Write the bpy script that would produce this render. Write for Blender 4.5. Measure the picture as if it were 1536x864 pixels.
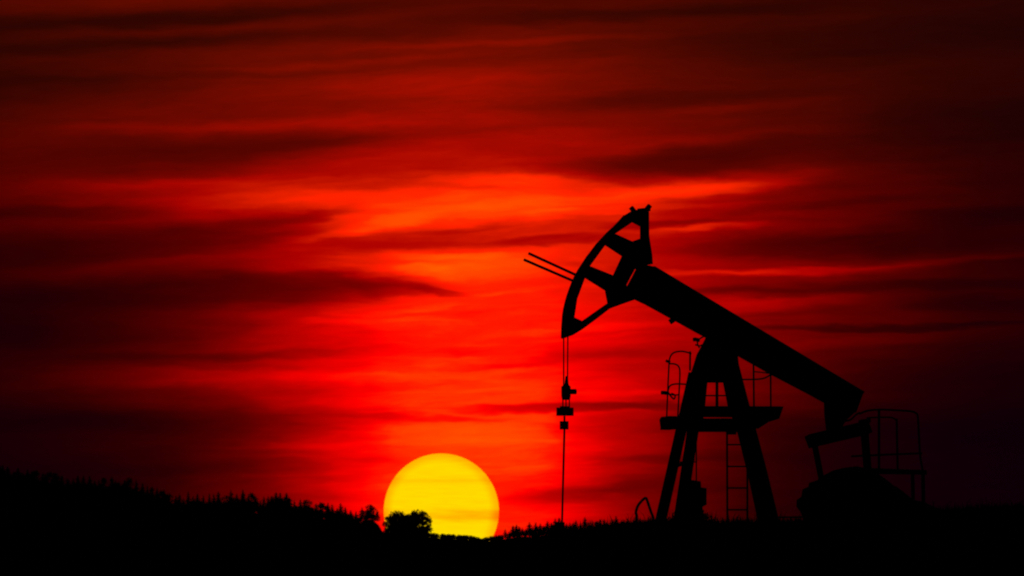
import bpy, bmesh, math, random
from mathutils import Vector, Matrix
from mathutils.geometry import tessellate_polygon

for o in list(bpy.data.objects):
    bpy.data.objects.remove(o)
scene = bpy.context.scene
C = scene.collection
R = math.radians
random.seed(7)

# ------------------------------------------------------------------ camera
# The sun's disc is 0.53 deg wide in the sky and 172 of 1536 pixels in the photo: a 435 mm lens.
HFOV = R(4.73)
FP = 768 / math.tan(HFOV / 2)        # focal length in photo pixels
YH = 815.0                           # photo row of the eye-level horizon
CZ = 1.7                             # eye height
cd = bpy.data.cameras.new('camera')
cam = bpy.data.objects.new('camera', cd)
C.objects.link(cam)
cam.location = (0, 0, CZ)
cam.rotation_euler = (R(90) , 0, 0)
cd.sensor_width = 36
cd.lens = 18 / math.tan(HFOV / 2)
cd.shift_y = (YH - 432) / 1536       # rising front: verticals stay vertical
cd.clip_start = 1
cd.clip_end = 120000
cd.dof.use_dof = True
cd.dof.focus_distance = 352
cd.dof.aperture_fstop = 9
scene.camera = cam

# ------------------------------------------------------------------ view
vs = scene.view_settings
vs.view_transform = 'Standard'
vs.look = 'None'
vs.exposure = 0
vs.gamma = 1
scene.render.resolution_x = 1024
scene.render.resolution_y = 576
scene.cycles.pixel_filter_type = 'BLACKMAN_HARRIS'
scene.cycles.filter_width = 2.0
scene.cycles.max_bounces = 2
scene.cycles.diffuse_bounces = 1

def lin(c):
    return c / 12.92 if c <= 0.04045 else ((c + 0.055) / 1.055) ** 2.4

# ------------------------------------------------------------------ sun lamp
SUNX, SUNY, SUNR = 662, 766.5, 86.3
sun_az = math.atan((SUNX - 768) / FP)
sun_el = math.atan((YH - SUNY) / FP)
ld = bpy.data.lights.new('sunlight', 'SUN')
ld.energy = 0.35
ld.angle = R(3)                      # low sun spread by the veil of cloud
ld.color = (1, 0.33, 0.06)
lo = bpy.data.objects.new('sunlight', ld)
C.objects.link(lo)
sd = Vector((math.sin(sun_az) * math.cos(sun_el), math.cos(sun_az) * math.cos(sun_el), math.sin(sun_el)))
lo.rotation_euler = sd.to_track_quat('Z', 'Y').to_euler()
lo.location = (0, 0, 60)

# ------------------------------------------------------------------ world: sunset sky with cloud streaks
world = bpy.data.worlds.new('World')
scene.world = world
world.use_nodes = True
nt = world.node_tree
nt.nodes.clear()
def N(kind): return nt.nodes.new(kind)
def lk(a, b): nt.links.new(a, b)
def val(x, sock):
    if isinstance(x, (int, float)): sock.default_value = x
    else: lk(x, sock)
def m(op, a, b=0.0, c=0.0):
    n = N('ShaderNodeMath'); n.operation = op
    val(a, n.inputs[0]); val(b, n.inputs[1]); val(c, n.inputs[2])
    return n.outputs[0]
def comb(x, y, z=0.0):
    n = N('ShaderNodeCombineXYZ'); val(x, n.inputs[0]); val(y, n.inputs[1]); val(z, n.inputs[2])
    return n.outputs[0]
def smap(x, f0, f1, t0, t1, smooth=True):
    n = N('ShaderNodeMapRange'); n.interpolation_type = 'SMOOTHSTEP' if smooth else 'LINEAR'
    val(x, n.inputs[0])
    for i, q in enumerate((f0, f1, t0, t1)): n.inputs[i + 1].default_value = q
    return n.outputs[0]
def noise(vec, scale=1.0, detail=3.0, rough=0.5, dist=0.0):
    n = N('ShaderNodeTexNoise'); n.noise_dimensions = '3D'
    lk(vec, n.inputs['Vector'])
    n.inputs['Scale'].default_value = scale; n.inputs['Detail'].default_value = detail
    n.inputs['Roughness'].default_value = rough; n.inputs['Distortion'].default_value = dist
    return n.outputs['Fac']

tc = N('ShaderNodeTexCoord')
sep = N('ShaderNodeSeparateXYZ'); lk(tc.outputs['Generated'], sep.inputs[0])
az = m('ARCTAN2', sep.outputs[0], sep.outputs[1])
el = m('ARCSINE', sep.outputs[2])
# compass bearing and height above the horizon, counted in steps of 1/FP radian
u0 = m('MULTIPLY_ADD', az, FP, 768.0)
v0 = m('MULTIPLY_ADD', el, -FP, YH)
# feather every cloud edge: long soft wave plus fine fibrous wave
w1 = noise(comb(m('MULTIPLY', u0, 1 / 420), m('MULTIPLY', v0, 1 / 70)), 1, 3, 0.55)
w2 = noise(comb(m('MULTIPLY_ADD', u0, 1 / 170, 31.0), m('MULTIPLY_ADD', v0, 1 / 22, 5.0)), 1, 3, 0.6)
w3 = noise(comb(m('MULTIPLY_ADD', u0, 1 / 260, 71.0), m('MULTIPLY_ADD', v0, 1 / 40, 15.0)), 1, 3, 0.6)
w4 = noise(comb(m('MULTIPLY_ADD', u0, 1 / 75, 3.0), m('MULTIPLY_ADD', v0, 1 / 17, 45.0)), 1, 4, 0.6)
v = m('ADD', m('ADD', v0, m('MULTIPLY_ADD', w4, 15, -7.5)), m('ADD', m('MULTIPLY_ADD', w1, 40, -20.0), m('MULTIPLY_ADD', w2, 10, -5.0)))
u = m('ADD', u0, m('MULTIPLY_ADD', w3, 110, -55.0))
uv = comb(u, v)

# broad afterglow: brightness along the bearing at several heights
GLOW_X = [-1200, -300, 0, 150, 300, 450, 550, 650, 750, 850, 950, 1050, 1200, 1350, 1536, 1900, 2800]
GLOW = [
 (-900, [.05, .07, .10, .11, .12, .13, .14, .14, .14, .13, .12, .11, .10, .09, .08, .06, .05]),
 (-60, [.05, .12, .18, .21, .25, .27, .29, .30, .29, .27, .25, .23, .20, .17, .14, .08, .05]),
 (60,  [.05, .14, .22, .27, .32, .38, .41, .42, .41, .37, .33, .28, .23, .19, .15, .08, .05]),
 (130, [0.05, 0.16, 0.25, 0.32, 0.38, 0.44, 0.48, 0.51, 0.5, 0.45, 0.38, 0.32, 0.26, 0.21, 0.16, 0.08, 0.05]),
 (220, [0.05, 0.16, 0.3, 0.39, 0.46, 0.54, 0.6, 0.64, 0.63, 0.57, 0.49, 0.42, 0.33, 0.24, 0.16, 0.08, 0.05]),
 (310, [.05, .14, .31, .44, .56, .72, .82, .90, .92, .86, .76, .63, .43, .28, .16, .08, .05]),
 (400, [0.05, 0.1, 0.2, 0.3, 0.45, 0.68, 0.85, 0.98, 1.02, 0.94, 0.78, 0.62, 0.44, 0.29, 0.16, 0.08, 0.05]),
 (490, [0.05, 0.07, 0.13, 0.23, 0.42, 0.72, 0.93, 1.08, 1.1, 0.95, 0.79, 0.62, 0.42, 0.28, 0.14, 0.07, 0.05]),
 (570, [.05, .08, .15, .26, .45, .76, 1.0, 1.16, 1.17, .98, .77, .56, .31, .15, .08, .05, .05]),
 (650, [.04, .05, .09, .14, .26, .62, .98, 1.22, 1.25, .98, .65, .39, .15, .07, .05, .04, .04]),
 (740, [0.04, 0.05, 0.06, 0.1, 0.26, 0.64, 1.0, 1.18, 1.12, 0.91, 0.54, 0.32, 0.13, 0.07, 0.05, 0.04, 0.04]),
 (830, [0.04, 0.05, 0.05, 0.09, 0.24, 0.58, 0.94, 1.1, 1.02, 0.8, 0.48, 0.28, 0.11, 0.06, 0.05, 0.04, 0.04]),
]
unorm = smap(u, -1200, 2800, 0, 1, False)
glow = None
for i, (cy, row) in enumerate(GLOW):
    fc = N('ShaderNodeFloatCurve')
    cv = fc.mapping.curves[0]
    while len(cv.points) > 2: cv.points.remove(cv.points[1])
    xs = [(x + 1200) / 4000 for x in GLOW_X]
    cv.points[0].location = (xs[0], row[0] / 1.6); cv.points[1].location = (xs[-1], row[-1] / 1.6)
    for x, r_ in list(zip(xs, row))[1:-1]: cv.points.new(x, r_ / 1.6)
    fc.mapping.update()
    lk(unorm, fc.inputs['Value'])
    val_ = m('MULTIPLY', fc.outputs[0], 1.6)
    up = smap(v, GLOW[i - 1][0], cy, 0, 1) if i else None
    dn = smap(v, cy, GLOW[i + 1][0], 1, 0) if i < len(GLOW) - 1 else None
    wgt = up if dn is None else dn if up is None else m('MINIMUM', up, dn)
    t_ = m('MULTIPLY', val_, wgt)
    glow = t_ if glow is None else m('ADD', glow, t_)

# single clouds and gaps: bearing, height, half length, half depth, tilt, stops, solid core
STREAKS = [
 # top left strands
 (330, 24, 640, 18, 2.8, -.62, .05), (300, 62, 660, 18, 3.2, -.52, .05), (40, 125, 330, 36, 2, -.4, .05),
 (120, -5, 420, 26, 2.5, .6, .2), (760, 62, 300, 10, 3, .35, .1), (520, 92, 330, 9, 3.5, .25, .1), (350, 108, 520, 9, 3, -.14, .1),
 (900, 20, 420, 16, 2, -.55, .2), (1300, 60, 420, 40, 2, -.25, .2),
 # upper middle
 (620, 128, 360, 26, 1.5, .22, .2), (330, 190, 330, 14, 1, .25, .1), (305, 226, 340, 34, 2.5, -.52, .2),
 (620, 205, 420, 18, 4, -.2, .1), (960, 150, 260, 15, 3, -.3, .1), (1130, 158, 170, 10, 3, .3, .1), (1060, 205, 320, 13, 4, .2, .1),
 (1010, 238, 270, 27, 6, -.55, .2), (1460, 190, 300, 60, 4, -.35, .2),
 # bright tongues
 (260, 276, 330, 16, 1, .35, .2), (420, 300, 330, 22, 1.5, .38, .2), (790, 275, 200, 26, 4, .33, .2), (610, 318, 250, 22, 6, .36, .2),
 (520, 345, 120, 14, 8, .25, .2), (930, 296, 330, 20, 6, .5, .2), (1130, 268, 240, 22, 4, .45, .2), (900, 318, 220, 9, 3, .3, .2),
 (500, 352, 85, 10, 10, .2, .3), (565, 335, 115, 11, 9, .12, .3), (680, 316, 140, 12, 5, .12, .2), (760, 272, 85, 10, 3, .16, .3), (800, 268, 60, 8, -6, .12, .3),
 (470, 322, 120, 9, 8, -.22, .3), (560, 370, 170, 10, 3, -.14, .2), (820, 362, 130, 12, 3, -.4, .4), (690, 342, 110, 7, 5, -.2, .3), (700, 284, 90, 6, -3, -.2, .3),
 (640, 405, 66, 12, -5, .18, .3), (705, 386, 60, 7, 0, .24, .4), (655, 434, 55, 6, -10, -.3, .4), (770, 436, 90, 6, 5, .14, .3), (850, 396, 50, 7, -10, -.16, .3), (600, 462, 120, 8, 6, .14, .3),
 # dark wedges left
 (190, 362, 400, 36, 3, -.52, .2), (60, 320, 260, 18, 2, -.5, .2), (390, 330, 170, 16, 6, -.2, .1),
 (700, 356, 260, 20, 5, -.3, .2), (1000, 338, 120, 9, 3, -.35, .2), (1070, 345, 110, 7, 4, .5, .1),
 (290, 438, 410, 36, 3, -.75, .3), (575, 428, 110, 14, -5, -.3, .4), (560, 402, 260, 9, 1, .2, .1),
 (720, 400, 170, 24, 2, .32, .2), (640, 386, 70, 8, 0, .25, .2), (120, 500, 330, 36, 1, -.42, .1),
 (560, 480, 160, 10, 2, .2, .1), (640, 520, 200, 10, 1, -.14, .1),
 # lower left
 (300, 534, 300, 9, 2, -.4, .1), (230, 570, 420, 20, 1, .36, .2), (210, 630, 420, 28, 0, -.42, .1), (620, 628, 260, 7, -2, -.2, .1),
 (330, 700, 260, 14, 1, -.3, .1), (430, 668, 170, 9, 1, .25, .1),
 # right hand side
 (1250, 366, 340, 24, 2, -.6, .3), (1190, 406, 260, 9, 2, .6, .2), (1430, 390, 220, 9, 3, .5, .2), (1330, 432, 320, 14, 2, -.45, .2),
 (1170, 455, 180, 15, 3, .4, .2), (1330, 491, 270, 7, 2, -.7, .3), (1090, 440, 120, 8, 2, -.3, .1), (1220, 520, 260, 13, 3, .28, .1),
 (1460, 455, 130, 14, 2, -.4, .2), (1480, 330, 200, 20, 3, -.45, .2), (1240, 310, 260, 10, 4, -.3, .1),
 (930, 530, 150, 12, 2, -.3, .1), (900, 490, 170, 9, 3, .2, .1), (780, 545, 130, 7, 2, -.18, .1),
 # round the sun
 (870, 613, 210, 9, 2, -.55, .3), (960, 590, 150, 8, 2, .2, .1), (700, 652, 190, 20, 0, .22, .2), (880, 738, 150, 18, 6, -.4, .2),
 (800, 700, 110, 12, 3, .14, .1), (480, 745, 130, 9, 1, -.2, .1), (1000, 690, 170, 12, 3, -.25, .1), (560, 690, 70, 9, 0, -.12, .1),
]
tot = None
for (cx, cy, a, b, ang, amp, core) in STREAKS:
    mp = N('ShaderNodeMapping'); mp.vector_type = 'TEXTURE'
    lk(uv if tot is None else comb(u, v, tot), mp.inputs['Vector'])   # the running sum rides along in z, scaled to nothing
    mp.inputs['Location'].default_value = (cx, cy, 0)
    mp.inputs['Rotation'].default_value = (0, 0, R(-ang))
    mp.inputs['Scale'].default_value = (a, b, 1e6)
    ln = N('ShaderNodeVectorMath'); ln.operation = 'LENGTH'
    lk(mp.outputs[0], ln.inputs[0])
    s_ = smap(ln.outputs['Value'], 1.15, core, 0, amp)
    tot = s_ if tot is None else m('ADD', tot, s_)
# fibrous texture everywhere
vt = m('ADD', v, m('MULTIPLY', u0, 0.045))
f1 = noise(comb(m('MULTIPLY', u0, 1 / 270), m('MULTIPLY', vt, 1 / 30)), 1, 5, 0.58, 0.6)
f2 = noise(comb(m('MULTIPLY_ADD', u0, 1 / 150, 9.0), m('MULTIPLY_ADD', vt, 1 / 8, 3.0)), 1, 3, 0.6)
fib = m('ADD', m('MULTIPLY_ADD', f1, 0.45, -0.225), m('MULTIPLY_ADD', f2, 0.22, -0.11))
f3 = noise(comb(m('MULTIPLY_ADD', u0, 1 / 70, 19.0), m('MULTIPLY_ADD', vt, 1 / 13, 23.0)), 1, 4, 0.6)
fib = m('ADD', fib, m('MULTIPLY_ADD', f3, 0.26, -0.13))
tval = m('MULTIPLY', glow, m('POWER', 2.0, m('ADD', tot, fib)))
ramp = N('ShaderNodeValToRGB')
lk(m('MULTIPLY', tval, 1 / 1.6), ramp.inputs[0])
stops = [(0, (.015, 0, .008)), (.05, (.05, 0, .022)), (.12, (.12, .0, .012)), (.2, (.20, 0, .003)), (.35, (.35, 0, 0)), (.5, (.5, 0, 0)), (.75, (.75, 0, 0)),
         (.98, (1, .0, 0)), (1.1, (1, .09, 0)), (1.25, (1, .22, 0)), (1.45, (1, .29, 0)), (1.6, (1, .36, 0))]
cr = ramp.color_ramp
for i, (p, c) in enumerate(stops):
    e = cr.elements[i] if i < 2 else cr.elements.new(p / 1.6)
    e.position = p / 1.6
    e.color = (lin(c[0]), lin(c[1]), lin(c[2]), 1)
# clear air high up lets a little more green through
hi = smap(v, 380, 60, 0, 0.028)
grn = m('MULTIPLY', hi, m('MINIMUM', tval, 1.0))
base = N('ShaderNodeVectorMath'); base.operation = 'ADD'
lk(ramp.outputs[0], base.inputs[0]); lk(comb(0.0, m('ADD', m('MULTIPLY', grn, 0.3), m('MULTIPLY', smap(v, 520, 340, 0, 0.014), smap(tval, .62, .95, 0, 1))), 0.0), base.inputs[1])
sky = N('ShaderNodeTexSky'); sky.sky_type = 'NISHITA'; sky.sun_disc = False
sky.sun_elevation = sun_el; sky.sun_rotation = sun_az
sky.dust_density = 6; sky.air_density = 2
bg1 = N('ShaderNodeBackground'); lk(base.outputs[0], bg1.inputs[0]); bg1.inputs[1].default_value = 1
bg2 = N('ShaderNodeBackground'); lk(sky.outputs[0], bg2.inputs[0]); bg2.inputs[1].default_value = 0.00008
ad = N('ShaderNodeAddShader'); lk(bg1.outputs[0], ad.inputs[0]); lk(bg2.outputs[0], ad.inputs[1])
wo = N('ShaderNodeOutputWorld'); lk(ad.outputs[0], wo.inputs[0])
world.cycles.sampling_method = 'MANUAL'
world.cycles.sample_map_resolution = 512

# ------------------------------------------------------------------ materials
def material(name, col, rough=0.6, metal=0.0, var=0.4, scale=4.0, col2=None, bump=0.0):
    mt = bpy.data.materials.new(name); mt.use_nodes = True
    t = mt.node_tree; b = t.nodes['Principled BSDF']
    tcn = t.nodes.new('ShaderNodeTexCoord')
    nz = t.nodes.new('ShaderNodeTexNoise'); nz.inputs['Scale'].default_value = scale; nz.inputs['Detail'].default_value = 6
    t.links.new(tcn.outputs['Object'], nz.inputs['Vector'])
    r_ = t.nodes.new('ShaderNodeValToRGB')
    r_.color_ramp.elements[0].position = 0.35; r_.color_ramp.elements[1].position = 0.7
    c2 = col2 or tuple(c * (1 - var) for c in col)
    r_.color_ramp.elements[0].color = (*c2, 1); r_.color_ramp.elements[1].color = (*col, 1)
    t.links.new(nz.outputs['Fac'], r_.inputs[0]); t.links.new(r_.outputs[0], b.inputs['Base Color'])
    b.inputs['Roughness'].default_value = rough; b.inputs['Metallic'].default_value = metal
    b.inputs['Specular IOR Level'].default_value = 0.25
    if bump:
        bp = t.nodes.new('ShaderNodeBump'); bp.inputs['Strength'].default_value = bump
        t.links.new(nz.outputs['Fac'], bp.inputs['Height']); t.links.new(bp.outputs[0], b.inputs['Normal'])
    return mt
def matte(mt):
    mt.node_tree.nodes['Principled BSDF'].inputs['Specular IOR Level'].default_value = 0.0
    return mt
M = {
 'paint': material('painted_steel', (.10, .045, .03), .65, 0, .5, 3, (.05, .03, .025), .1),
 'steel': material('bare_steel', (.09, .085, .08), .6, .3, .4, 6, None, .1),
 'rust': material('rusty_steel', (.09, .045, .025), .8, 0, .5, 8, None, .2),
 'weight': material('cast_iron', (.06, .055, .05), .7, 0, .4, 5, None, .2),
 'concrete': material('concrete', (.22, .21, .20), .9, 0, .3, 5, None, .2),
 'ground': matte(material('dry_meadow', (.05, .045, .022), 1.0, 0, .5, .6, (.028, .032, .014), .3)),
 'grass': matte(material('grass', (.05, .055, .022), 1.0, 0, .4, 2)),
 'bark': material('bark', (.06, .042, .03), .95, 0, .4, 3),
 'needle': material('spruce_needles', (.035, .05, .025), .9, 0, .4, .8),
 'leaf': material('leaves', (.05, .06, .022), .85, 0, .4, .8),
}

# ------------------------------------------------------------------ helpers
def tag(o, label=None, cat=None, group=None, kind=None):
    if label: o['label'] = label
    if cat: o['category'] = cat
    if group: o['group'] = group
    if kind: o['kind'] = kind
    return o
def link_mesh(name, verts, faces, mt, parent=None, smooth=False):
    me = bpy.data.meshes.new(name)
    me.from_pydata([tuple(x) for x in verts], [], faces)
    me.validate(); me.update()
    me.materials.append(mt)
    if smooth: me.polygons.foreach_set('use_smooth', [True] * len(me.polygons))
    o = bpy.data.objects.new(name, me); C.objects.link(o)
    o.parent = parent
    return o
def empty(name, loc, rz=0):
    o = bpy.data.objects.new(name, None); C.objects.link(o)
    o.location = loc; o.rotation_euler = (0, 0, rz); o.empty_display_size = .5
    return o
class MB:
    def __init__(s): s.v = []; s.f = []
    def add(s, vs, fs):
        k = len(s.v); s.v += [Vector(x) for x in vs]; s.f += [tuple(i + k for i in f) for f in fs]; return s
    def box(s, p0, p1, w, d, side=None):
        """bar from p0 to p1, w wide in the side direction, d deep"""
        p0 = Vector(p0); p1 = Vector(p1); ax = (p1 - p0).normalized()
        dep = Vector((0, 1, 0)) if side is None else Vector(side)
        wd = ax.cross(dep)
        if wd.length < 1e-4: wd = ax.cross(Vector((1, 0, 0)))
        wd.normalize(); dp = wd.cross(ax).normalized()
        vs = []
        for p in (p0, p1):
            for a, b in ((-1, -1), (1, -1), (1, 1), (-1, 1)):
                vs.append(p + wd * a * w / 2 + dp * b * d / 2)
        return s.add(vs, [(0, 1, 2, 3), (7, 6, 5, 4), (0, 4, 5, 1), (1, 5, 6, 2), (2, 6, 7, 3), (3, 7, 4, 0)])
    def tube(s, pts, r, n=8, r1=None):
        pts = [Vector(p) for p in pts]; rings = []
        for i, p in enumerate(pts):
            d = (pts[min(i + 1, len(pts) - 1)] - pts[max(i - 1, 0)]).normalized()
            a = d.cross(Vector((0, 1, 0)) if abs(d.y) < .9 else Vector((1, 0, 0))).normalized(); b = d.cross(a)
            rr = r if r1 is None else r + (r1 - r) * i / (len(pts) - 1)
            rings.append([p + (a * math.cos(2 * math.pi * k / n) + b * math.sin(2 * math.pi * k / n)) * rr for k in range(n)])
        vs = [x for q in rings for x in q]; fs = []
        for i in range(len(pts) - 1):
            for k in range(n):
                k2 = (k + 1) % n
                fs.append((i * n + k, i * n + k2, (i + 1) * n + k2, (i + 1) * n + k))
        fs.append(tuple(range(n))[::-1]); fs.append(tuple(range((len(pts) - 1) * n, len(pts) * n)))
        return s.add(vs, fs)
    def build(s, name, mt, parent=None, smooth=False):
        return link_mesh(name, s.v, s.f, mt, parent, smooth)
def curve_pts(ctrl, n=6):
    """rounded polyline through control points (Catmull-Rom)"""
    P = [Vector(c) for c in ctrl]; P = [P[0]] + P + [P[-1]]; out = []
    for i in range(1, len(P) - 2):
        for k in range(n):
            t = k / n; a, b, c, d = P[i - 1], P[i], P[i + 1], P[i + 2]
            out.append(.5 * ((2 * b) + (c - a) * t + (2 * a - 5 * b + 4 * c - d) * t * t + (3 * b - a - 3 * c + d) * t ** 3))
    out.append(P[-2]); return out
def interp(tab, x):
    if x <= tab[0][0]: return tab[0][1]
    for (a, ya), (b, yb) in zip(tab, tab[1:]):
        if x <= b: return ya + (yb - ya) * (x - a) / (b - a)
    return tab[-1][1]
def sstep(a, b, x):
    t = max(0, min(1, (x - a) / (b - a))); return t * t * (3 - 2 * t)

# ------------------------------------------------------------------ terrain
CREST = [(-4000, 835), (0, 832), (600, 832), (740, 826), (850, 803), (950, 788), (1000, 785), (1180, 788), (1260, 784), (1400, 772), (1470, 768), (1536, 765), (2200, 760), (6000, 790)]
TREETOP = [(-3000, 730), (-400, 690), (0, 698), (20, 703), (50, 707), (100, 713), (150, 717), (190, 717), (215, 727), (240, 733), (260, 746), (280, 742), (330, 742), (362, 737), (380, 741), (395, 747),
           (420, 742), (440, 744), (460, 750), (480, 752), (500, 756), (520, 759), (531, 766), (545, 761), (555, 758), (566, 764), (574, 790), (650, 802), (690, 805), (708, 806), (722, 811), (740, 806),
           (755, 799), (770, 794), (785, 789), (800, 788), (820, 785), (840, 782), (870, 781), (900, 779), (940, 780), (980, 778), (1400, 790), (3000, 780)]
CANOPY = [(0, 30), (480, 28), (562, 20), (576, 15), (600, 8), (640, 5), (735, 4), (755, 10), (800, 18)]   # how far the tree tops stand above the soil, in photo rows
RID = 4000.0
def bearing_px(x, y): return 768 + FP * math.atan2(x, y)
def zat(py, dist): return CZ + dist * (YH - py) / FP
def hnoise(x, y):
    return math.sin(x * .013 + 1.3) * math.cos(y * .011 + .4) + .5 * math.sin(x * .031 + y * .023) + .25 * math.sin(x * .09 - y * .07)
def ground_z(x, y):
    r = math.hypot(x, y); up = bearing_px(x, y)
    zc = zat(interp(CREST, up), 355)
    if abs(up - 768) > 9000: zc = 1.5
    near = zc * min(1, r / 338) ** 1.25 - .35 * max(0, r - 362) ** 1.05 / 10 if r < 420 else None
    zv = -14 + hnoise(x, y) * 1.5
    top = interp(TREETOP, up) + interp(CANOPY, up)
    zr = zat(top, RID)
    far = zv + (zr - zv) * sstep(2600, 3850, r) if r < 4100 else zr + (-25 - zr) * sstep(4100, 6500, r)
    if r >= 420: near = zc - .35 * 58 ** 1.05 / 10
    z = near if r < 400 else near + (far - near) * sstep(400, 1100, r)
    return z + (.03 * hnoise(x * 9, y * 9) if r < 500 else 0)
angs = [768 + k for k in range(-1200, 1201, 10)]
angs = [(p - 768) / FP for p in angs]
a1 = angs[-1]
k = 1
while a1 * 1.16 ** k < math.pi: angs += [a1 * 1.16 ** k, -a1 * 1.16 ** k]; k += 1
angs.sort()
rads = [2, 10, 30, 60, 100, 140, 180, 220, 250, 275, 295, 310, 320, 330, 336, 341, 346, 351, 356, 361, 366, 372, 380, 392, 405, 420, 450, 500, 580, 680, 800, 950, 1100, 1300, 1600, 1900, 2200, 2500, 2650, 2800, 2950, 3100, 3250, 3400, 3550, 3700, 3800, 3900, 4000, 4100, 4250, 4500, 5000, 5700, 6500, 8000, 10000]
gv = [(0, 0, 0)]; gf = []
na = len(angs)
for r in rads:
    for a in angs:
        x, y = r * math.sin(a), r * math.cos(a); gv.append((x, y, ground_z(x, y)))
for j in range(na): gf.append((0, 1 + (j + 1) % na, 1 + j))
for i in range(len(rads) - 1):
    for j in range(na):
        j2 = (j + 1) % na
        gf.append((1 + i * na + j, 1 + i * na + j2, 1 + (i + 1) * na + j2, 1 + (i + 1) * na + j))
tag(link_mesh('ground', gv, gf, M['ground'], None, True), kind='structure')

# ------------------------------------------------------------------ the sun itself
SD = 45000.0
bm = bmesh.new(); bmesh.ops.create_uvsphere(bm, u_segments=96, v_segments=64, radius=SD * SUNR / FP)
me = bpy.data.meshes.new('sun'); bm.to_mesh(me); bm.free()
me.polygons.foreach_set('use_smooth', [True] * len(me.polygons))
so = bpy.data.objects.new('sun', me); C.objects.link(so)
so.location = (SD * (SUNX - 768) / FP, SD, zat(SUNY, SD))
tag(so, 'glowing yellow disc of the setting sun low behind the hills', 'sun')
sm = bpy.data.materials.new('sun_glow'); sm.use_nodes = True
nt = sm.node_tree; nt.nodes.clear()
tc = N('ShaderNodeTexCoord'); sp = N('ShaderNodeSeparateXYZ'); lk(tc.outputs['Object'], sp.inputs[0])
RS = SD * SUNR / FP
sx = m('MULTIPLY', sp.outputs[0], 1 / RS); sz = m('MULTIPLY', sp.outputs[2], 1 / RS)
rad = m('SQRT', m('ADD', m('MULTIPLY', sx, sx), m('MULTIPLY', sz, sz)))
st1 = noise(comb(m('MULTIPLY', sx, .9), m('MULTIPLY_ADD', sz, 7.0, m('MULTIPLY', sx, .5))), 1, 4, .55)
st2 = noise(comb(m('MULTIPLY_ADD', sx, 2.2, 4.0), m('MULTIPLY', sz, 22.0)), 1, 3, .6)
band = m('MULTIPLY', smap(m('ABSOLUTE', m('ADD', sz, m('MULTIPLY_ADD', st1, .25, -.04))), .17, .0, 0, .24), smap(sx, -.8, .6, .5, 1))
band2 = smap(m('ABSOLUTE', m('ADD', sz, m('MULTIPLY_ADD', st1, .2, -.62))), .10, 0, 0, .10)
g = m('SUBTRACT', m('ADD', m('MULTIPLY_ADD', st2, .22, .57), m('MULTIPLY', smap(sz, -.9, .2, .04, 0), 1.0)), m('ADD', m('ADD', band, band2), smap(rad, .80, 1.0, 0, .24)))
em = N('ShaderNodeEmission'); cc = N('ShaderNodeCombineColor'); cc.inputs[0].default_value = 1.0; lk(g, cc.inputs[1]); cc.inputs[2].default_value = 0.0
lk(cc.outputs[0], em.inputs[0]); em.inputs[1].default_value = 1.0
ou = N('ShaderNodeOutputMaterial'); lk(em.outputs[0], ou.inputs[0])
me.materials.append(sm)

# ------------------------------------------------------------------ pumpjack
D0 = 350.0
PSI = R(-20)
cps, sps = math.cos(PSI), math.sin(PSI)
PX = (1075 - 768) / FP * D0
PZ = zat(787, D0)
root = empty('pumpjack', (PX, D0, PZ), PSI)
tag(root, 'black pumpjack with raised slotted horsehead and sloping walking beam on the crest', 'pumpjack')
S = D0 / FP                                   # metres per photo pixel at the pump
def L(px, py, ly=0.0):
    """photo row/column at the pump's own depth -> pump coordinates (ly = sideways offset from the beam's plane)"""
    t = (px - 768) / FP
    lx = (t * (D0 + ly * cps) - PX + ly * sps) / (cps - t * sps)
    dist = D0 + lx * sps + ly * cps
    return Vector((lx, ly, CZ + dist * (YH - py) / FP - PZ))
def plate(name, poly, ly, thick, mt, parent=root, holes=(), fit=True):
    """flat plate in the beam's plane, its thickness allowed for in the outline"""
    k = thick * abs(sps) / S / 2 if fit else 0
    def inset(pp, sgn):
        area = sum(pp[i][0] * pp[(i + 1) % len(pp)][1] - pp[(i + 1) % len(pp)][0] * pp[i][1] for i in range(len(pp)))
        o = 1 if area > 0 else -1
        out = []
        for i in range(len(pp)):
            a, b, c = pp[i - 1], pp[i], pp[(i + 1) % len(pp)]
            ny = (c[1] - a[1]) * o; ln_ = math.hypot(c[0] - a[0], c[1] - a[1]) or 1
            out.append((b[0] - sgn * k * ny / ln_, b[1]))
        return out
    rings = [inset(list(poly), 1)] + [inset(list(h), -1) for h in holes]
    vs3 = [[L(x, y, ly) for x, y in rg] for rg in rings]
    tri = tessellate_polygon([[Vector((p.x, p.z, 0)) for p in rg] for rg in vs3])
    flat = [p for rg in vs3 for p in rg]; n = len(flat)
    off = Vector((0, thick / 2, 0))
    vs = [p - off for p in flat] + [p + off for p in flat]
    fs = [tuple(t) for t in tri] + [tuple(i + n for i in reversed(t)) for t in tri]
    b0 = 0
    for rg in rings:
        q = len(rg)
        for i in range(q):
            a, b = b0 + i, b0 + (i + 1) % q
            fs.append((a, b, b + n, a + n))
        b0 += q
    o = link_mesh(name, vs, fs, mt, parent)
    bm = bmesh.new(); bm.from_mesh(o.data); bmesh.ops.recalc_face_normals(bm, faces=bm.faces); bm.to_mesh(o.data); bm.free()
    return o
def bar(name, a, b, wpx, depth, mt, parent=root):
    return MB().box(L(*a), L(*b), wpx * S, depth).build(name, mt, parent)
def pipe(name, pts, rpx, mt, parent=root, ly=0.0, smooth_n=0, n=8):
    p = [L(x, y, ly) if len(q) == 2 else L(*q) for q in pts for (x, y) in [q[:2]]]
    if smooth_n: p = curve_pts(p, smooth_n)
    return MB().tube(p, rpx * S, n).build(name, mt, parent, True)
P, ST, RU = M['paint'], M['steel'], M['rust']

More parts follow.
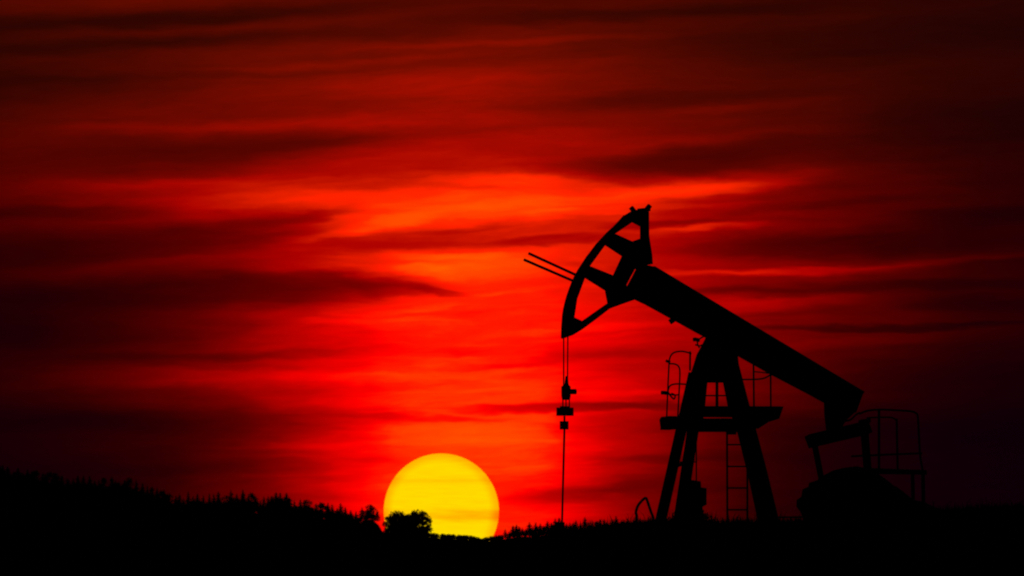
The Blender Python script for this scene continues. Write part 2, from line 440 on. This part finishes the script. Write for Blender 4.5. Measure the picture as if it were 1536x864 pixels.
# --- walking beam: I-section = web + two flanges
BT = [(974, 397), (1295, 588)]
BB = [(953, 448), (1240, 607)]
web = plate('walking_beam', [(975, 398), (1294, 588), (1283, 616), (1240, 606), (1156, 562), (1108, 535), (1060, 506), (1009, 479), (985, 466), (955, 449)], 0, .12, P)
def flange(name, a, b, t):
    return MB().box(L(*a), L(*b), t * S, .36).build(name, P, web)
flange('top_flange', (979, 401), (1293, 589), 4)
flange('bottom_flange', (956, 447), (1238, 602), 4)
for x in (1010, 1050, 1100, 1150, 1200, 1245):
    f = (x - 976) / 319; g2 = (x - 955) / 283
    a = (x + 12, 398 + (x + 12 - 975) * .597); b = (x - 14, 448 + (x - 14 - 955) * .557)
    bar('stiffener', (a[0], a[1] + 2, 0), (b[0], b[1] - 2, 0), 1.5, .32, P, web)
bar('lifting_lug', (1006, 478, 0), (1010, 484, 0), 8, .08, ST, web)
plate('beam_end_plate', [(1288, 588), (1296, 588), (1284, 619), (1277, 615)], 0, .3, P, web)

# --- horsehead
arc = [(949, 316), (937, 323), (928, 332), (920, 340.5), (911, 348.5), (903, 357), (894.5, 366), (887, 376), (879.5, 385.5), (873, 395.5), (867, 404.5), (861.7, 414), (857, 424), (853, 434.5),
       (850, 443), (847.6, 452), (845.5, 461), (844, 470.5), (842.8, 487), (842, 505)]
head = plate('horsehead', arc + [(843.5, 508), (859, 502.5), (873, 494), (892, 480), (914, 463), (930, 457), (946, 451.5), (946, 438), (940.5, 432), (940, 427), (958.5, 392), (962, 399), (979, 396), (978.5, 382), (974, 354), (973.5, 312)],
  0, .14, P, holes=[[(948, 333), (960, 340), (960, 358), (949, 362.5), (923, 350.5)], [(907.5, 367), (932.5, 384.5), (920, 413.5), (885, 399)], [(877, 416), (907.5, 436), (911, 455), (873, 482), (861.7, 476), (866, 448)]])
# curved face plate that the bridle cables run over
inner = [(x + 5.2, y + 2.2) for x, y in arc]
plate('face_plate', arc[1:] + inner[:0:-1], 0, .34, P, head)
bar('cable_pin', (946.5, 311, 0), (952, 318, 0), 6, .12, ST, head)
bar('cable_pin', (975, 308, 0), (967, 318, 0), 6, .12, ST, head)
bar('cable_anchor', (958, 315.5, 0), (974, 314, 0), 5, .2, ST, head)
plate('hinge_plate', [(953, 391), (960, 396), (976, 399), (982, 410), (966, 410), (952, 402)], .0, .3, P, head, fit=False)
plate('hinge_plate', [(930, 456), (935, 428), (944, 431), (960, 436), (968, 456), (952, 449)], .0, .2, P, head, fit=True)
plate('beam_clamp', [(958.5, 396), (978, 399), (964, 448), (945, 449), (940, 430)], 0, .2, P, head, fit=True)
pipe('locking_rod', [(793, 380), (864, 412.5)], 2.05, RU, head, ly=-.12)
pipe('locking_rod', [(786, 389.5), (860, 421.5)], 2.05, RU, head, ly=.12)

# --- bridle: two cables, clamp, carrier bar
br = MB().box(L(836, 617.5, .0), L(859, 617.5, .0), 12.5 * S, .16).build('carrier_bar', ST, root)
MB().box(L(841, 610.5), L(854, 610.5), 2.5 * S, .12).build('carrier_lip', ST, br)
MB().tube([L(845.5, 506), L(845.5, 580)], 1.05 * S, 6).build('bridle_cable', ST, root)
MB().tube([L(851.8, 503), L(851.3, 570)], 1.05 * S, 6).build('bridle_cable', ST, root)
plate('cable_socket', [(848.5, 564), (851.8, 564), (853, 577), (856, 580), (856, 594), (854, 600), (844, 600), (842, 594), (842, 580), (846.5, 577)], 0, .14, ST)
bm_ = MB(); bm_.tube([L(855, 587.5), L(859, 587.5), L(859.1, 587.5), L(864, 587.5)], 4 * S, 8); bm_.build('load_cell', ST, root, True)
for x in (844.3, 849, 854):
    MB().tube([L(x, 598), L(x, 612)], 1 * S, 6).build('hanger_rod', ST, root)

# --- samson post: two front legs, one heavy rear strut, head plates
for side, (xb, xt, ly0, ly1) in enumerate(((990.5, 1041, -.82, -.2), (1018.5, 1050, .62, .2))):
    lg = bar('front_leg', (xt, 560 if side == 0 else 575, ly1), (xb, 783, ly0), (15.0, 16.0)[side], .16, P)
    bar('foot_plate', (xb - 14, 783.5, ly0), (xb + 14, 783.5, ly0), 4, .5, ST, lg)
rl = plate('rear_leg', [(1082, 545), (1105, 535), (1123, 602), (1137, 654), (1151, 707), (1168, 777), (1170, 786), (1138, 786), (1122, 715), (1106, 650), (1091, 608), (1084, 573)], 0, .4, P)
bar('foot_plate', (1130, 786, 0), (1180, 786, 0), 4, .7, ST, rl)
ph = plate('post_head', [(1060, 506), (1072, 502), (1096, 520), (1107, 534), (1110, 560), (1112, 574), (1034, 574), (1040, 548), (1045, 532), (1052, 520)], 0, .5, P)
plate('leg_gusset', [(1034, 573), (1061, 573), (1058, 608), (1054, 626), (1022, 626)], -.15, .3, P)
pipe('saddle_bearing', [(1078, 512, -.4), (1078, 512, .4)], 15, ST, ph, n=20)
bar('cross_brace', (1012, 700, -.6), (1040, 690, .5), 4, .08, P)
# small floodlight on a bracket at the post head
pipe('lamp_bracket', [(1049, 522), (1046, 512), (1054, 505.5), (1060, 504)], 1.2, ST, ph, ly=-.3, smooth_n=4)
pipe('lamp', [(1040, 509.5), (1043, 509), (1049, 510.5)], 3, ST, ph, ly=-.3)
pipe('lamp_cable', [(1043, 517), (1049, 519), (1055, 517)], 1.3, ST, ph, ly=-.3)

# --- platforms with railings
pl = plate('work_platform', [(989, 630), (996, 625.5), (1011, 624), (1056, 627.5), (1092, 627.5), (1130, 630), (1132, 642), (1120, 648), (1040, 648), (1012, 643.5), (996, 645), (991, 642)], -.35, .7, ST)
pu = plate('work_platform', [(1044, 609), (1171, 609.5), (1168, 628), (1150, 633), (1133, 643), (1124, 636), (1122, 626), (1048, 626)], .35, .6, ST)
bar('toe_board', (1024, 626.5, -.66), (1055, 626.5, -.66), 4, .04, ST, pl)
RP = 1.25
def rail(name, pts, parent, ly=0.0, r=RP, sm=5): return pipe(name, pts, r, ST, parent, ly, sm, 7)
rail('rail_hoop', [(1000, 627), (1001, 600), (1003, 556), (1004.5, 538), (1010, 529.5), (1021, 527), (1031, 528.5), (1037, 531)], pl, -.55)
rail('rail_hoop', [(1016.5, 627), (1018.5, 590), (1019.8, 560), (1018, 550), (1012, 546), (1003, 545.5)], pl, -.2)
rail('mid_rail', [(1001.5, 589), (1004, 580), (1010, 576.5), (1020, 576), (1036, 577)], pl, -.55)
rail('mid_rail', [(1002, 590), (1010, 592.5), (1018.5, 592)], pl, -.3, 1.1)
rail('post', [(1035.3, 527), (1035, 556)], pl, -.2, 1.5, 0)
pipe('lamp', [(992, 589), (996, 589), (1003, 590)], 3, ST, pl, -.55)
pipe('lamp_cable', [(1002, 588), (1006, 594), (1011, 598.5), (1012.5, 593), (1007, 590)], 1.3, ST, pl, -.55, 4)
pipe('rail_clamp', [(999, 541), (1005, 543.5)], 2.2, ST, pl, -.5)
rail('post', [(1075.5, 573), (1075.5, 612)], pu, .5, 2.4, 0)
rail('mid_rail', [(1050, 593.5), (1096, 593.5)], pu, .5, 1.2, 0)
rail('post', [(1130.3, 546), (1131, 611)], pu, .5, 1.5, 0)
rail('post', [(1156, 562), (1156.3, 611)], pu, .5, 1.4, 0)
rail('top_rail', [(1110, 569.3), (1135, 569), (1147, 567), (1156, 562)], pu, .5, 1.3)
rail('mid_rail', [(1130, 557.5), (1140, 558.3), (1156, 560.5)], pu, .4, 1.0)
rail('saddle_clip', [(1156, 563), (1159, 560)], pu, .5, 1.8, 0)

# --- ladder up to the platform
ld_ = MB().tube([L(1090.5, 648, .3), L(1091, 787, .3)], 1.7 * S, 6).build('ladder', ST, root)
MB().tube([L(1121, 648, .3), L(1121, 787, .3)], 1.7 * S, 6).build('stile', ST, ld_)
for y in (667, 699.7, 732, 764.7):
    MB().tube([L(1090, y, .3), L(1121.5, y, .3)], 1.25 * S, 6).build('rung', ST, ld_)
bar('ladder_bracket', (1090, 650, .3), (1104, 650, .3), 4, .06, ST, ld_)
cp = MB().tube([L(1044.5, 646, -.1), L(1044.5, 726, -.1)], 1.1 * S, 6).build('conduit', ST, root)
MB().tube([L(1018, 693, -.1), L(1045, 693, -.1)], 1.0 * S, 6).build('conduit_clip', ST, cp)

# --- brake drum and motor between the front legs
mo = plate('drive_motor', [(1029, 724), (1036, 720), (1050, 722), (1051, 731), (1060, 732), (1060, 757), (1053, 760), (1051, 764), (1028, 764)], .1, .4, ST)
plate('motor_stand', [(1024, 763), (1053, 763), (1058, 787), (1020, 787)], .1, .3, RU, mo)

# --- tail bearing, equalizer, pitman arms
tb = plate('tail_bearing', [(1236.5, 602), (1292, 590), (1284, 617), (1269, 630.5), (1262, 641), (1240.5, 646), (1237.5, 634), (1236, 622)], 0, .22, P)
EQ0, EQ1 = (1213.5, 662, -1.05), (1302, 641, 1.05)
eq = MB().box(L(*EQ0), L(*EQ1), 19 * S, .22).build('equalizer', P, root)
MB().box(L(1290, 633, .8), L(1304, 631, 1.0), 6 * S, .2).build('end_cap', P, eq)
pipe('grease_line', [(1262, 632), (1275, 630), (1284, 622), (1290, 619)], 1.5, ST, eq, ly=.3, smooth_n=4)
bar('pitman_arm', (1221.5, 665, -1.0), (1236, 738, -1.0), 7.5, .12, P)
bar('pitman_arm', (1296.5, 645, 1.0), (1303, 722, 1.0), 10.5, .14, P)

# --- cranks with counterweights, gearbox, motor guard
def disc_poly(cx, cy, r, a0, a1, n=18):
    return [(cx + r * math.cos(R(a0 + (a1 - a0) * i / n)), cy + r * math.sin(R(a0 + (a1 - a0) * i / n))) for i in range(n + 1)]
ck = plate('crank', [(1212, 738), (1236, 724), (1262, 728), (1322, 764), (1326, 782), (1306, 786), (1270, 784), (1214, 764)], -.78, .16, P)
plate('counterweight', [(1200, 767), (1194.5, 760), (1195, 750), (1202, 745), (1204, 734), (1213, 730), (1214, 724.5), (1226, 720.5), (1238, 712), (1251, 705.5), (1268, 701.5), (1285, 699.5), (1300, 703), (1314, 712), (1318, 740), (1298, 776), (1270, 787), (1206, 788), (1204, 776)], -.62, .2, M['weight'], ck)
pipe('crank_pin', [(1236, 734, -1.1), (1236, 734, -.72)], 7, ST, ck, n=14)
ck2 = plate('crank', [(1290, 712), (1312, 704), (1322, 724), (1316, 784), (1282, 784)], .78, .16, P)
plate('counterweight', [(1262, 706), (1284, 701), (1306, 704), (1326, 717), (1344, 731), (1352, 748), (1350, 786), (1250, 786), (1240, 742)], .62, .2, M['weight'], ck2)
pipe('crank_pin', [(1303, 716, .72), (1303, 716, 1.1)], 7, ST, ck2, n=14)
gb = plate('gearbox', [(1252, 770), (1262, 742), (1284, 730), (1318, 728), (1340, 729.5), (1356, 739), (1362, 758), (1362, 787), (1252, 787)], 0, .8, P)
pipe('crankshaft', [(1300, 768, -.9), (1300, 768, .9)], 9, ST, gb, n=14)
plate('belt_guard', [(1340, 731), (1356, 739), (1370, 750), (1386, 753), (1400, 760), (1410, 764), (1419, 770), (1424, 787), (1330, 787)], .55, .16, P)
plate('electric_motor', [(1376, 766), (1382, 758), (1404, 762), (1410, 768), (1410, 786), (1376, 786)], .0, .6, ST)
# rear stand with guard rail
rp = plate('rear_platform', [(1290, 703), (1306, 702), (1385, 705), (1385, 712), (1306, 711), (1290, 709)], .9, .7, ST)
rail('rail_hoop', [(1289, 621), (1300, 616.5), (1318, 614.5), (1345, 615.5), (1366, 617), (1374, 620), (1377, 628), (1380, 680), (1384, 705)], rp, .6, 1.6)
rail('post', [(1318.5, 614.5), (1318.5, 704)], rp, .6, 2.0, 0)
rail('post', [(1345, 628), (1346.5, 704)], rp, 1.2, 1.7, 0)
rail('mid_rail', [(1300, 627), (1320, 626), (1338, 626.5), (1345, 631)], rp, 1.2, 1.3)
rail('mid_rail', [(1277, 684.5), (1330, 682), (1383, 680)], rp, .6, 1.6, 0)
MB().box(L(1369, 711, 1.1), L(1370, 787, 1.1), 4.5 * S, .08).build('leg', ST, rp)
MB().box(L(1384.5, 705, .7), L(1385.5, 787, .7), 4.5 * S, .08).build('leg', ST, rp)
MB().box(L(1308, 711, 1.1), L(1308, 787, 1.1), 4.5 * S, .08).build('leg', ST, rp)
# base skid
sk = MB().box(L(970, 790, -.9), L(1425, 790, -.9), 10 * S, .22).build('base_skid', RU, root)
MB().box(L(990, 790, .9), L(1440, 790, .9), 10 * S, .22).build('skid_beam', RU, sk)
for x in (985, 1060, 1150, 1230, 1320, 1410):
    MB().box(L(x, 790.5, -.8), L(x + 34, 790.5, .8), 8 * S, .2).build('cross_member', RU, sk)
rail('guard_pipe', [(1080, 776.3), (1208, 775.5)], sk, -.9, 1.1, 0) if False else None
rail('guard_pipe', [(1160, 776), (1212, 775.5)], sk, -.7, 1.3, 0)
rail('guard_pipe', [(1160, 784), (1212, 783)], sk, -.7, 1.6, 0)
rail('guard_post', [(1186, 775), (1186, 789)], sk, -.7, 1.2, 0)

# concrete pad under the skid
pad = empty('concrete_pad', (PX, D0, PZ), PSI)
tag(pad, 'low concrete slab under the pumpjack base', 'slab')
cz = L(1000, 795, 0).z
x0, x1 = L(960, 795).x, L(1455, 795).x
def boxat(name, x0, x1, y0, y1, z0, z1, mt, parent):
    vs = [(x, y, z) for z in (z0, z1) for x, y in ((x0, y0), (x1, y0), (x1, y1), (x0, y1))]
    return link_mesh(name, vs, [(3, 2, 1, 0), (4, 5, 6, 7), (0, 1, 5, 4), (1, 2, 6, 5), (2, 3, 7, 6), (3, 0, 4, 7)], mt, parent)
xm = (x0 + x1) / 2
boxat('slab', x0, xm - .01, -1.3, 1.3, cz - .5, cz, M['concrete'], pad)
boxat('slab', xm + .01, x1, -1.3, 1.3, cz - .5, cz, M['concrete'], pad)

# ------------------------------------------------------------------ wellhead under the horsehead
wx = L(845, 780, 0)
wroot = empty('wellhead', (0, 0, 0))
def W(px, py, dy=0.0):
    p = root_mat @ L(px, py, dy); return p - wloc
root_mat = Matrix.Translation((PX, D0, PZ)) @ Matrix.Rotation(PSI, 4, 'Z')
pw = root_mat @ L(843, 780, 0)
wloc = Vector((pw.x, pw.y, ground_z(pw.x, pw.y)))
wroot.location = wloc
tag(wroot, 'wellhead with a long thin polished rod hanging below the horsehead', 'wellhead')
MB().tube([W(846.7, 624), W(846.6, 645), W(843, 786)], 1.5 * S, 8).build('polished_rod', ST, wroot, True)
MB().box(W(841, 638), W(851.5, 638), 12.5 * S, .15).build('rod_clamp', ST, wroot)
zt = wloc.z
MB().tube([W(843, 783), W(843, 797)], 4 * S, 12).build('stuffing_box', ST, wroot, True)
MB().tube([W(843, 796), Vector((W(843, 796).x, W(843, 796).y, -.3))], 6 * S, 14).build('casing', RU, wroot, True)
MB().tube([W(833, 802), W(843, 802), W(866, 802)], 2.2 * S, 10).build('flow_line', RU, wroot, True)

# bent pipe loop by the front legs
hp = root_mat @ L(964, 775, -1.2)
bloc = Vector((hp.x, hp.y, ground_z(hp.x, hp.y)))
def Bp(px, py): return root_mat @ L(px, py, -1.2) - bloc
bpts = [Bp(956, 800), Bp(955, 775), Bp(953.8, 769), Bp(956.5, 759.5), Bp(962, 752), Bp(968.5, 747), Bp(971.5, 753), Bp(976.5, 768), Bp(980, 778), Bp(982, 800)]
bo = MB().tube(curve_pts(bpts, 4), 2.1 * S, 8).build('bent_pipe', RU, None, True)
bo.location = bloc
tag(bo, 'small bent pipe loop standing on the ground left of the pumpjack legs', 'pipe')

# ------------------------------------------------------------------ trees
def conifer_mesh(seed, tiers=15, spokes=9, slim=.2):
    """unit-height spruce crown: drooping jagged boughs in tiers; trunk separate"""
    rnd = random.Random(seed); vs = []; fs = []
    for t in range(tiers):
        f = t / (tiers - 1)
        z = .12 + .86 * f ** .9
        rr = slim * (1 - f) ** .72 * rnd.uniform(.75, 1.2) + .008
        a0 = rnd.random() * 6.28
        for k in range(spokes):
            a = a0 + 6.283 * (k + rnd.uniform(-.3, .3)) / spokes; q = rr * rnd.uniform(.55, 1.15); w = .38 * rnd.uniform(.7, 1.3)
            c, s_ = math.cos(a), math.sin(a)
            zt_ = z + rnd.uniform(.015, .035); zb = z - q * rnd.uniform(.25, .6)
            i = len(vs)
            vs += [(0, 0, zt_), (q * .6 * math.cos(a - w), q * .6 * math.sin(a - w), (zt_ + zb) / 2 - .012), (q * c, q * s_, zb), (q * .6 * math.cos(a + w), q * .6 * math.sin(a + w), (zt_ + zb) / 2 - .012), (0, 0, z - .05)]
            fs += [(i, i + 1, i + 2, i + 3), (i + 4, i + 3, i + 2, i + 1)]
    i = len(vs); vs += [(.006, 0, .93), (-.004, .006, .93), (-.004, -.006, .93), (0, 0, 1.0)]; fs += [(i, i + 1, i + 3), (i + 1, i + 2, i + 3), (i + 2, i, i + 3)]
    return vs, fs
def broad_mesh(seed, n=900, w=.42, low=.22, leaf=.035, lobes=9):
    """unit-height broadleaf crown: leaf clumps around uneven lobes"""
    rnd = random.Random(seed); vs = []; fs = []; lb = []
    for i in range(lobes):
        z = rnd.uniform(low, .86); a = rnd.random() * 6.28
        rr = w * math.sqrt(max(0, 1 - ((z - .56) / .45) ** 2)) * rnd.uniform(.2, .75)
        lb.append((rr * math.cos(a), rr * math.sin(a), z, rnd.uniform(.10, .19)))
    lb += [(0, 0, .55, .28), (0, 0, .8, .16), (.1, .1, .28, .24), (-.12, .05, .25, .22), (.05, -.14, .22, .22)]
    for i in range(n):
        x, y, z, r_ = rnd.choice(lb)
        d = Vector((rnd.gauss(0, 1), rnd.gauss(0, 1), rnd.gauss(0, 1))).normalized() * r_ * rnd.uniform(.35, 1.12)
        c = Vector((x, y, z)) + d
        a = Vector((rnd.gauss(0, 1), rnd.gauss(0, 1), rnd.gauss(0, 1))).normalized(); b = a.orthogonal().normalized()
        s_ = leaf * rnd.uniform(.5, 1.3); j = len(vs)
        vs += [c - a * s_, c + b * s_ * .6, c + a * s_, c - b * s_ * .6]; fs.append((j, j + 1, j + 2, j + 3))
    return vs, fs
def dome_mesh(seed, n, leaf=.04):
    """unit-height full crown reaching the ground: dense clumps over an uneven dome"""
    rnd = random.Random(seed); vs = []; fs = []; lb = []
    for i in range(34):
        d = Vector((rnd.gauss(0, 1), rnd.gauss(0, 1), rnd.gauss(0, 1))).normalized() * rnd.uniform(.72, 1.0)
        lb.append((d.x * .36, d.y * .36, .38 + d.z * .52, rnd.uniform(.07, .13)))
    for i in range(n):
        if rnd.random() < .45:
            d = Vector((rnd.gauss(0, 1), rnd.gauss(0, 1), rnd.gauss(0, 1))).normalized() * rnd.uniform(.3, 1.0)
            c = Vector((d.x * .38, d.y * .38, .36 + d.z * .58))
        else:
            x, y, z, r_ = rnd.choice(lb)
            c = Vector((x, y, z)) + Vector((rnd.gauss(0, 1), rnd.gauss(0, 1), rnd.gauss(0, 1))).normalized() * r_ * rnd.uniform(.3, 1.15)
        a = Vector((rnd.gauss(0, 1), rnd.gauss(0, 1), rnd.gauss(0, 1))).normalized(); b = a.orthogonal().normalized()
        s_ = leaf * rnd.uniform(.5, 1.3); j = len(vs)
        vs += [c - a * s_, c + b * s_ * .6, c + a * s_, c - b * s_ * .6]; fs.append((j, j + 1, j + 2, j + 3))
    return vs, fs
def trunk_mesh(top, rad, bend=0.02, limbs=0, seed=0):
    rnd = random.Random(seed); b = MB()
    b.tube([(0, 0, -.05), (bend * .4, 0, top * .35), (bend, bend * .5, top)], rad, 7, rad * .25)
    for k in range(limbs):
        z = rnd.uniform(.25, .6); a = 6.283 * k / limbs + rnd.random(); ln_ = rnd.uniform(.12, .26)
        b.tube([(bend * z, 0, z), (ln_ * .5 * math.cos(a), ln_ * .5 * math.sin(a), z + .09), (ln_ * math.cos(a), ln_ * math.sin(a), z + .2)], rad * .4, 5, rad * .12)
    return b.v, b.f
def mk(name, vf, mt):
    me = bpy.data.meshes.new(name); me.from_pydata([tuple(q) for q in vf[0]], [], vf[1]); me.update(); me.materials.append(mt); return me
CON = [mk('spruce_crown', conifer_mesh(s, 15 + s % 3, 9, sl), M['needle']) for s, sl in ((1, .26), (2, .31), (3, .23), (4, .28), (5, .34), (6, .25))]
CTR = mk('spruce_trunk', trunk_mesh(.97, .014, 0), M['bark'])
BRO = [mk('leafy_crown', broad_mesh(s, 1300, w, .1, .045), M['leaf']) for s, w in ((11, .40), (12, .34), (13, .46))]
BTR = mk('leafy_trunk', trunk_mesh(.7, .02, .02, 6, 3), M['bark'])
def tree(kind, px, dist, top_py, wide, label, group=None, var=None, crown=None, low=False):
    x = dist * math.tan((px - 768) / FP); y = dist
    gz = ground_z(x, y)
    h = max(1.6, zat(top_py, dist) - gz)
    r_ = empty('spruce_tree' if kind == 'c' else 'leafy_tree', (x, y, gz), random.random() * 6.28)
    tag(r_, label, 'tree', group)
    crown = crown or (CON if kind == 'c' else BRO)[var if var is not None else random.randrange(6 if kind == 'c' else 3)]
    for nm, me in (('crown', crown), ('trunk', CTR if kind == 'c' else BTR)):
        o = bpy.data.objects.new(nm, me); C.objects.link(o); o.parent = r_
        o.scale = (wide * h, wide * h, h)
    return r_
rt = random.Random(42)
LEFT_LAB = 'dark spruce in the dense treeline on the hillside left of the sun'
LEFT_LEAF = 'rounded dark leafy tree among the spruces on the hillside left of the sun'
RIGHT_LAB = 'small dark spruce in the low treeline between the sun and the pumpjack'
VAL_LAB = 'tiny dark tree in the low growth along the dip below the sun'
x = -60.0
while x < 572:                                     # the ridge crest left of the sun
    jit = rt.choice((-4, -2, -1, 0, 2, 4)) + rt.uniform(-2, 1)
    if rt.random() < .17:
        tree('b', x, RID - rt.uniform(0, 60), interp(TREETOP, x) + jit * .6 - 1, rt.uniform(.9, 1.3), LEFT_LEAF, 'leafy trees on the left hillside')
        x += rt.uniform(8, 12)
    else:
        tree('c', x, RID - rt.uniform(0, 60), interp(TREETOP, x) + jit, rt.uniform(1.2, 2.0), LEFT_LAB, 'spruces on the left hillside')
        x += rt.uniform(5, 9.5)
x = -50.0
while x < 560:                                     # second rank lower on the slope
    tree('c', x, RID - 90 - rt.uniform(0, 50), interp(TREETOP, x) + 7 + rt.uniform(-2, 6), rt.uniform(1.7, 2.4), LEFT_LAB, 'spruces on the left hillside')
    x += rt.uniform(10, 14)
third = [mk('leafy_crown', dome_mesh(q, 700, .08), M['leaf']) for q in (41, 42)]
x = -45.0
while x < 572:                                     # undergrowth closing the gaps at the forest edge
    tree('b', x, RID - 150, interp(TREETOP, x) + 9 + rt.uniform(-2, 4), rt.uniform(1.2, 1.7), 'low leafy tree at the forest edge on the hillside left of the sun', 'low trees at the left forest edge', crown=third[rt.randrange(2)])
    x += rt.uniform(10, 15)
tree('c', 364, RID - 20, 733, 1.0, 'tallest spruce spike standing out of the left treeline', var=0)
tree('c', 246, RID - 20, 733, 1.3, 'broad spruce at the step where the left treeline drops', var=1)
tree('b', 552, RID - 70, 756.5, 1.15, 'rounded leafy tree at the right end of the hillside treeline, beside the sun', var=0)
SUNL = mk('leafy_crown', dome_mesh(21, 3600), M['leaf'])
SUNR_ = mk('leafy_crown', dome_mesh(25, 4200), M['leaf'])
tree('b', 594, RID - 110, 764, 1.2, 'leafy tree covering the lower left edge of the sun', crown=SUNL)
tree('b', 627.5, RID - 130, 761.5, 1.38, 'rounded leafy tree in front of the lower part of the sun', crown=SUNR_)
tree('b', 610, RID - 60, 770, 1.2, 'low leafy tree between the two rounded trees in front of the sun', crown=SUNL)
VAL = [mk('leafy_crown', dome_mesh(q, 900, .07), M['leaf']) for q in (31, 32, 33)]
for rank, (d0, dy, sp) in enumerate(((50, 0, 6.5), (95, 3, 8), (140, 5, 10))):      # the dip in front of the sun
    x = 577.0 + rank * 2
    while x < 752:
        if not (rank == 0 and x < 646):
            if rank == 0 and rt.random() < .4:
                tree('c', x, RID - d0, interp(TREETOP, x) + rt.uniform(-4, 2), rt.uniform(1.6, 2.4), VAL_LAB, 'trees in the dip below the sun')
            else:
                tree('b', x, RID - d0 - rt.uniform(0, 25), interp(TREETOP, x) + dy + rt.uniform(-2, 2.5), rt.uniform(1.2, 2.0), VAL_LAB, 'trees in the dip below the sun', crown=VAL[rt.randrange(3)])
        x += sp * rt.uniform(.7, 1.4)
x = 744.0
while x < 990:                                     # low treeline towards the pumpjack
    tree('c', x, RID - rt.uniform(0, 60), interp(TREETOP, x) + rt.choice((-6, -3, -1, 1, 3)) + rt.uniform(-1, 1.5), rt.uniform(1.4, 2.3), RIGHT_LAB, 'spruces between the sun and the pumpjack')
    x += rt.uniform(4, 7)
x = 748.0
while x < 985:
    tree('b', x, RID - 90 - rt.uniform(0, 30), interp(TREETOP, x) + 3 + rt.uniform(-2, 4), rt.uniform(1.1, 1.7), 'low dark bushy tree at the foot of the treeline right of the sun', 'bushy trees right of the sun')
    x += rt.uniform(11, 16)

# ------------------------------------------------------------------ grass and weeds along the crest
def weeds(name, label, rng, n, hmin, hmax, seed, cat):
    rnd = random.Random(seed); b = MB()
    for i in range(n):
        px = rnd.uniform(*rng); dist = rnd.uniform(338, 364)
        x = dist * (px - 768) / FP; gz = ground_z(x, dist)
        h = rnd.uniform(hmin, hmax) * (1.0 if rnd.random() < .85 else 1.6) * (.6 + .9 * max(0, math.sin(px * .09 + 2 * math.sin(px * .031) + dist))); w = rnd.uniform(.008, .022); a = rnd.random() * 3.14
        lx, ly = rnd.gauss(0, .35) * h, rnd.gauss(0, .35) * h
        c, s_ = math.cos(a) * w, math.sin(a) * w
        b.add([(x - c, dist - s_, gz - .03), (x + c, dist + s_, gz - .03), (x + c * .7 + lx * .4, dist + s_ * .7 + ly * .4, gz + h * .6), (x - c * .7 + lx * .4, dist - s_ * .7 + ly * .4, gz + h * .6), (x + lx, dist + ly, gz + h)], [(0, 1, 2, 3), (3, 2, 4)])
    o = b.build(name, M['grass'])
    tag(o, label, cat, kind='stuff')
weeds('grass', 'dark rough grass along the crest round the pumpjack', (-60, 1600), 20000, .06, .2, 5, 'grass')
# low bushes at the foot of the post and right of the gearbox
def bush(px, py_top, wpx, ly_dist, seed, label):
    x = ly_dist * (px - 768) / FP; gz = ground_z(x, ly_dist)
    h = zat(py_top, ly_dist) - gz; w = wpx * S
    r_ = empty('bush', (x, ly_dist, gz)); tag(r_, label, 'bush')
    rnd = random.Random(seed); vs = []; fs = []
    for i in range(900):
        a = rnd.random() * 6.283; e = rnd.uniform(0, 1); q = rnd.uniform(.5, 1.02)
        z = e ** .8; rr = math.sqrt(max(0, 1 - z * z * .9)) * q
        c = Vector((rr * math.cos(a) * w / 2, rr * math.sin(a) * w / 2, z * h * q))
        d = Vector((rnd.gauss(0, 1), rnd.gauss(0, 1), rnd.gauss(0, 1))).normalized(); e2 = d.orthogonal().normalized(); s_ = rnd.uniform(.02, .05)
        j = len(vs); vs += [c - d * s_, c + e2 * s_ * .6, c + d * s_, c - e2 * s_ * .6]; fs.append((j, j + 1, j + 2, j + 3))
    link_mesh('crown', vs, fs, M['leaf'], r_)
    b = MB()
    for k_ in range(5):
        a = k_ * 1.26; b.tube([(0, 0, -.05), (.2 * w * math.cos(a), .2 * w * math.sin(a), h * .7)], .012, 5, .006)
    b.build('stem', M['bark'], r_)
bush(1036, 762, 74, 346.5, 3, 'low rounded bush at the foot of the pumpjack front legs')
bush(1460, 766, 150, 347, 4, 'low wide bush on the crest right of the pumpjack')
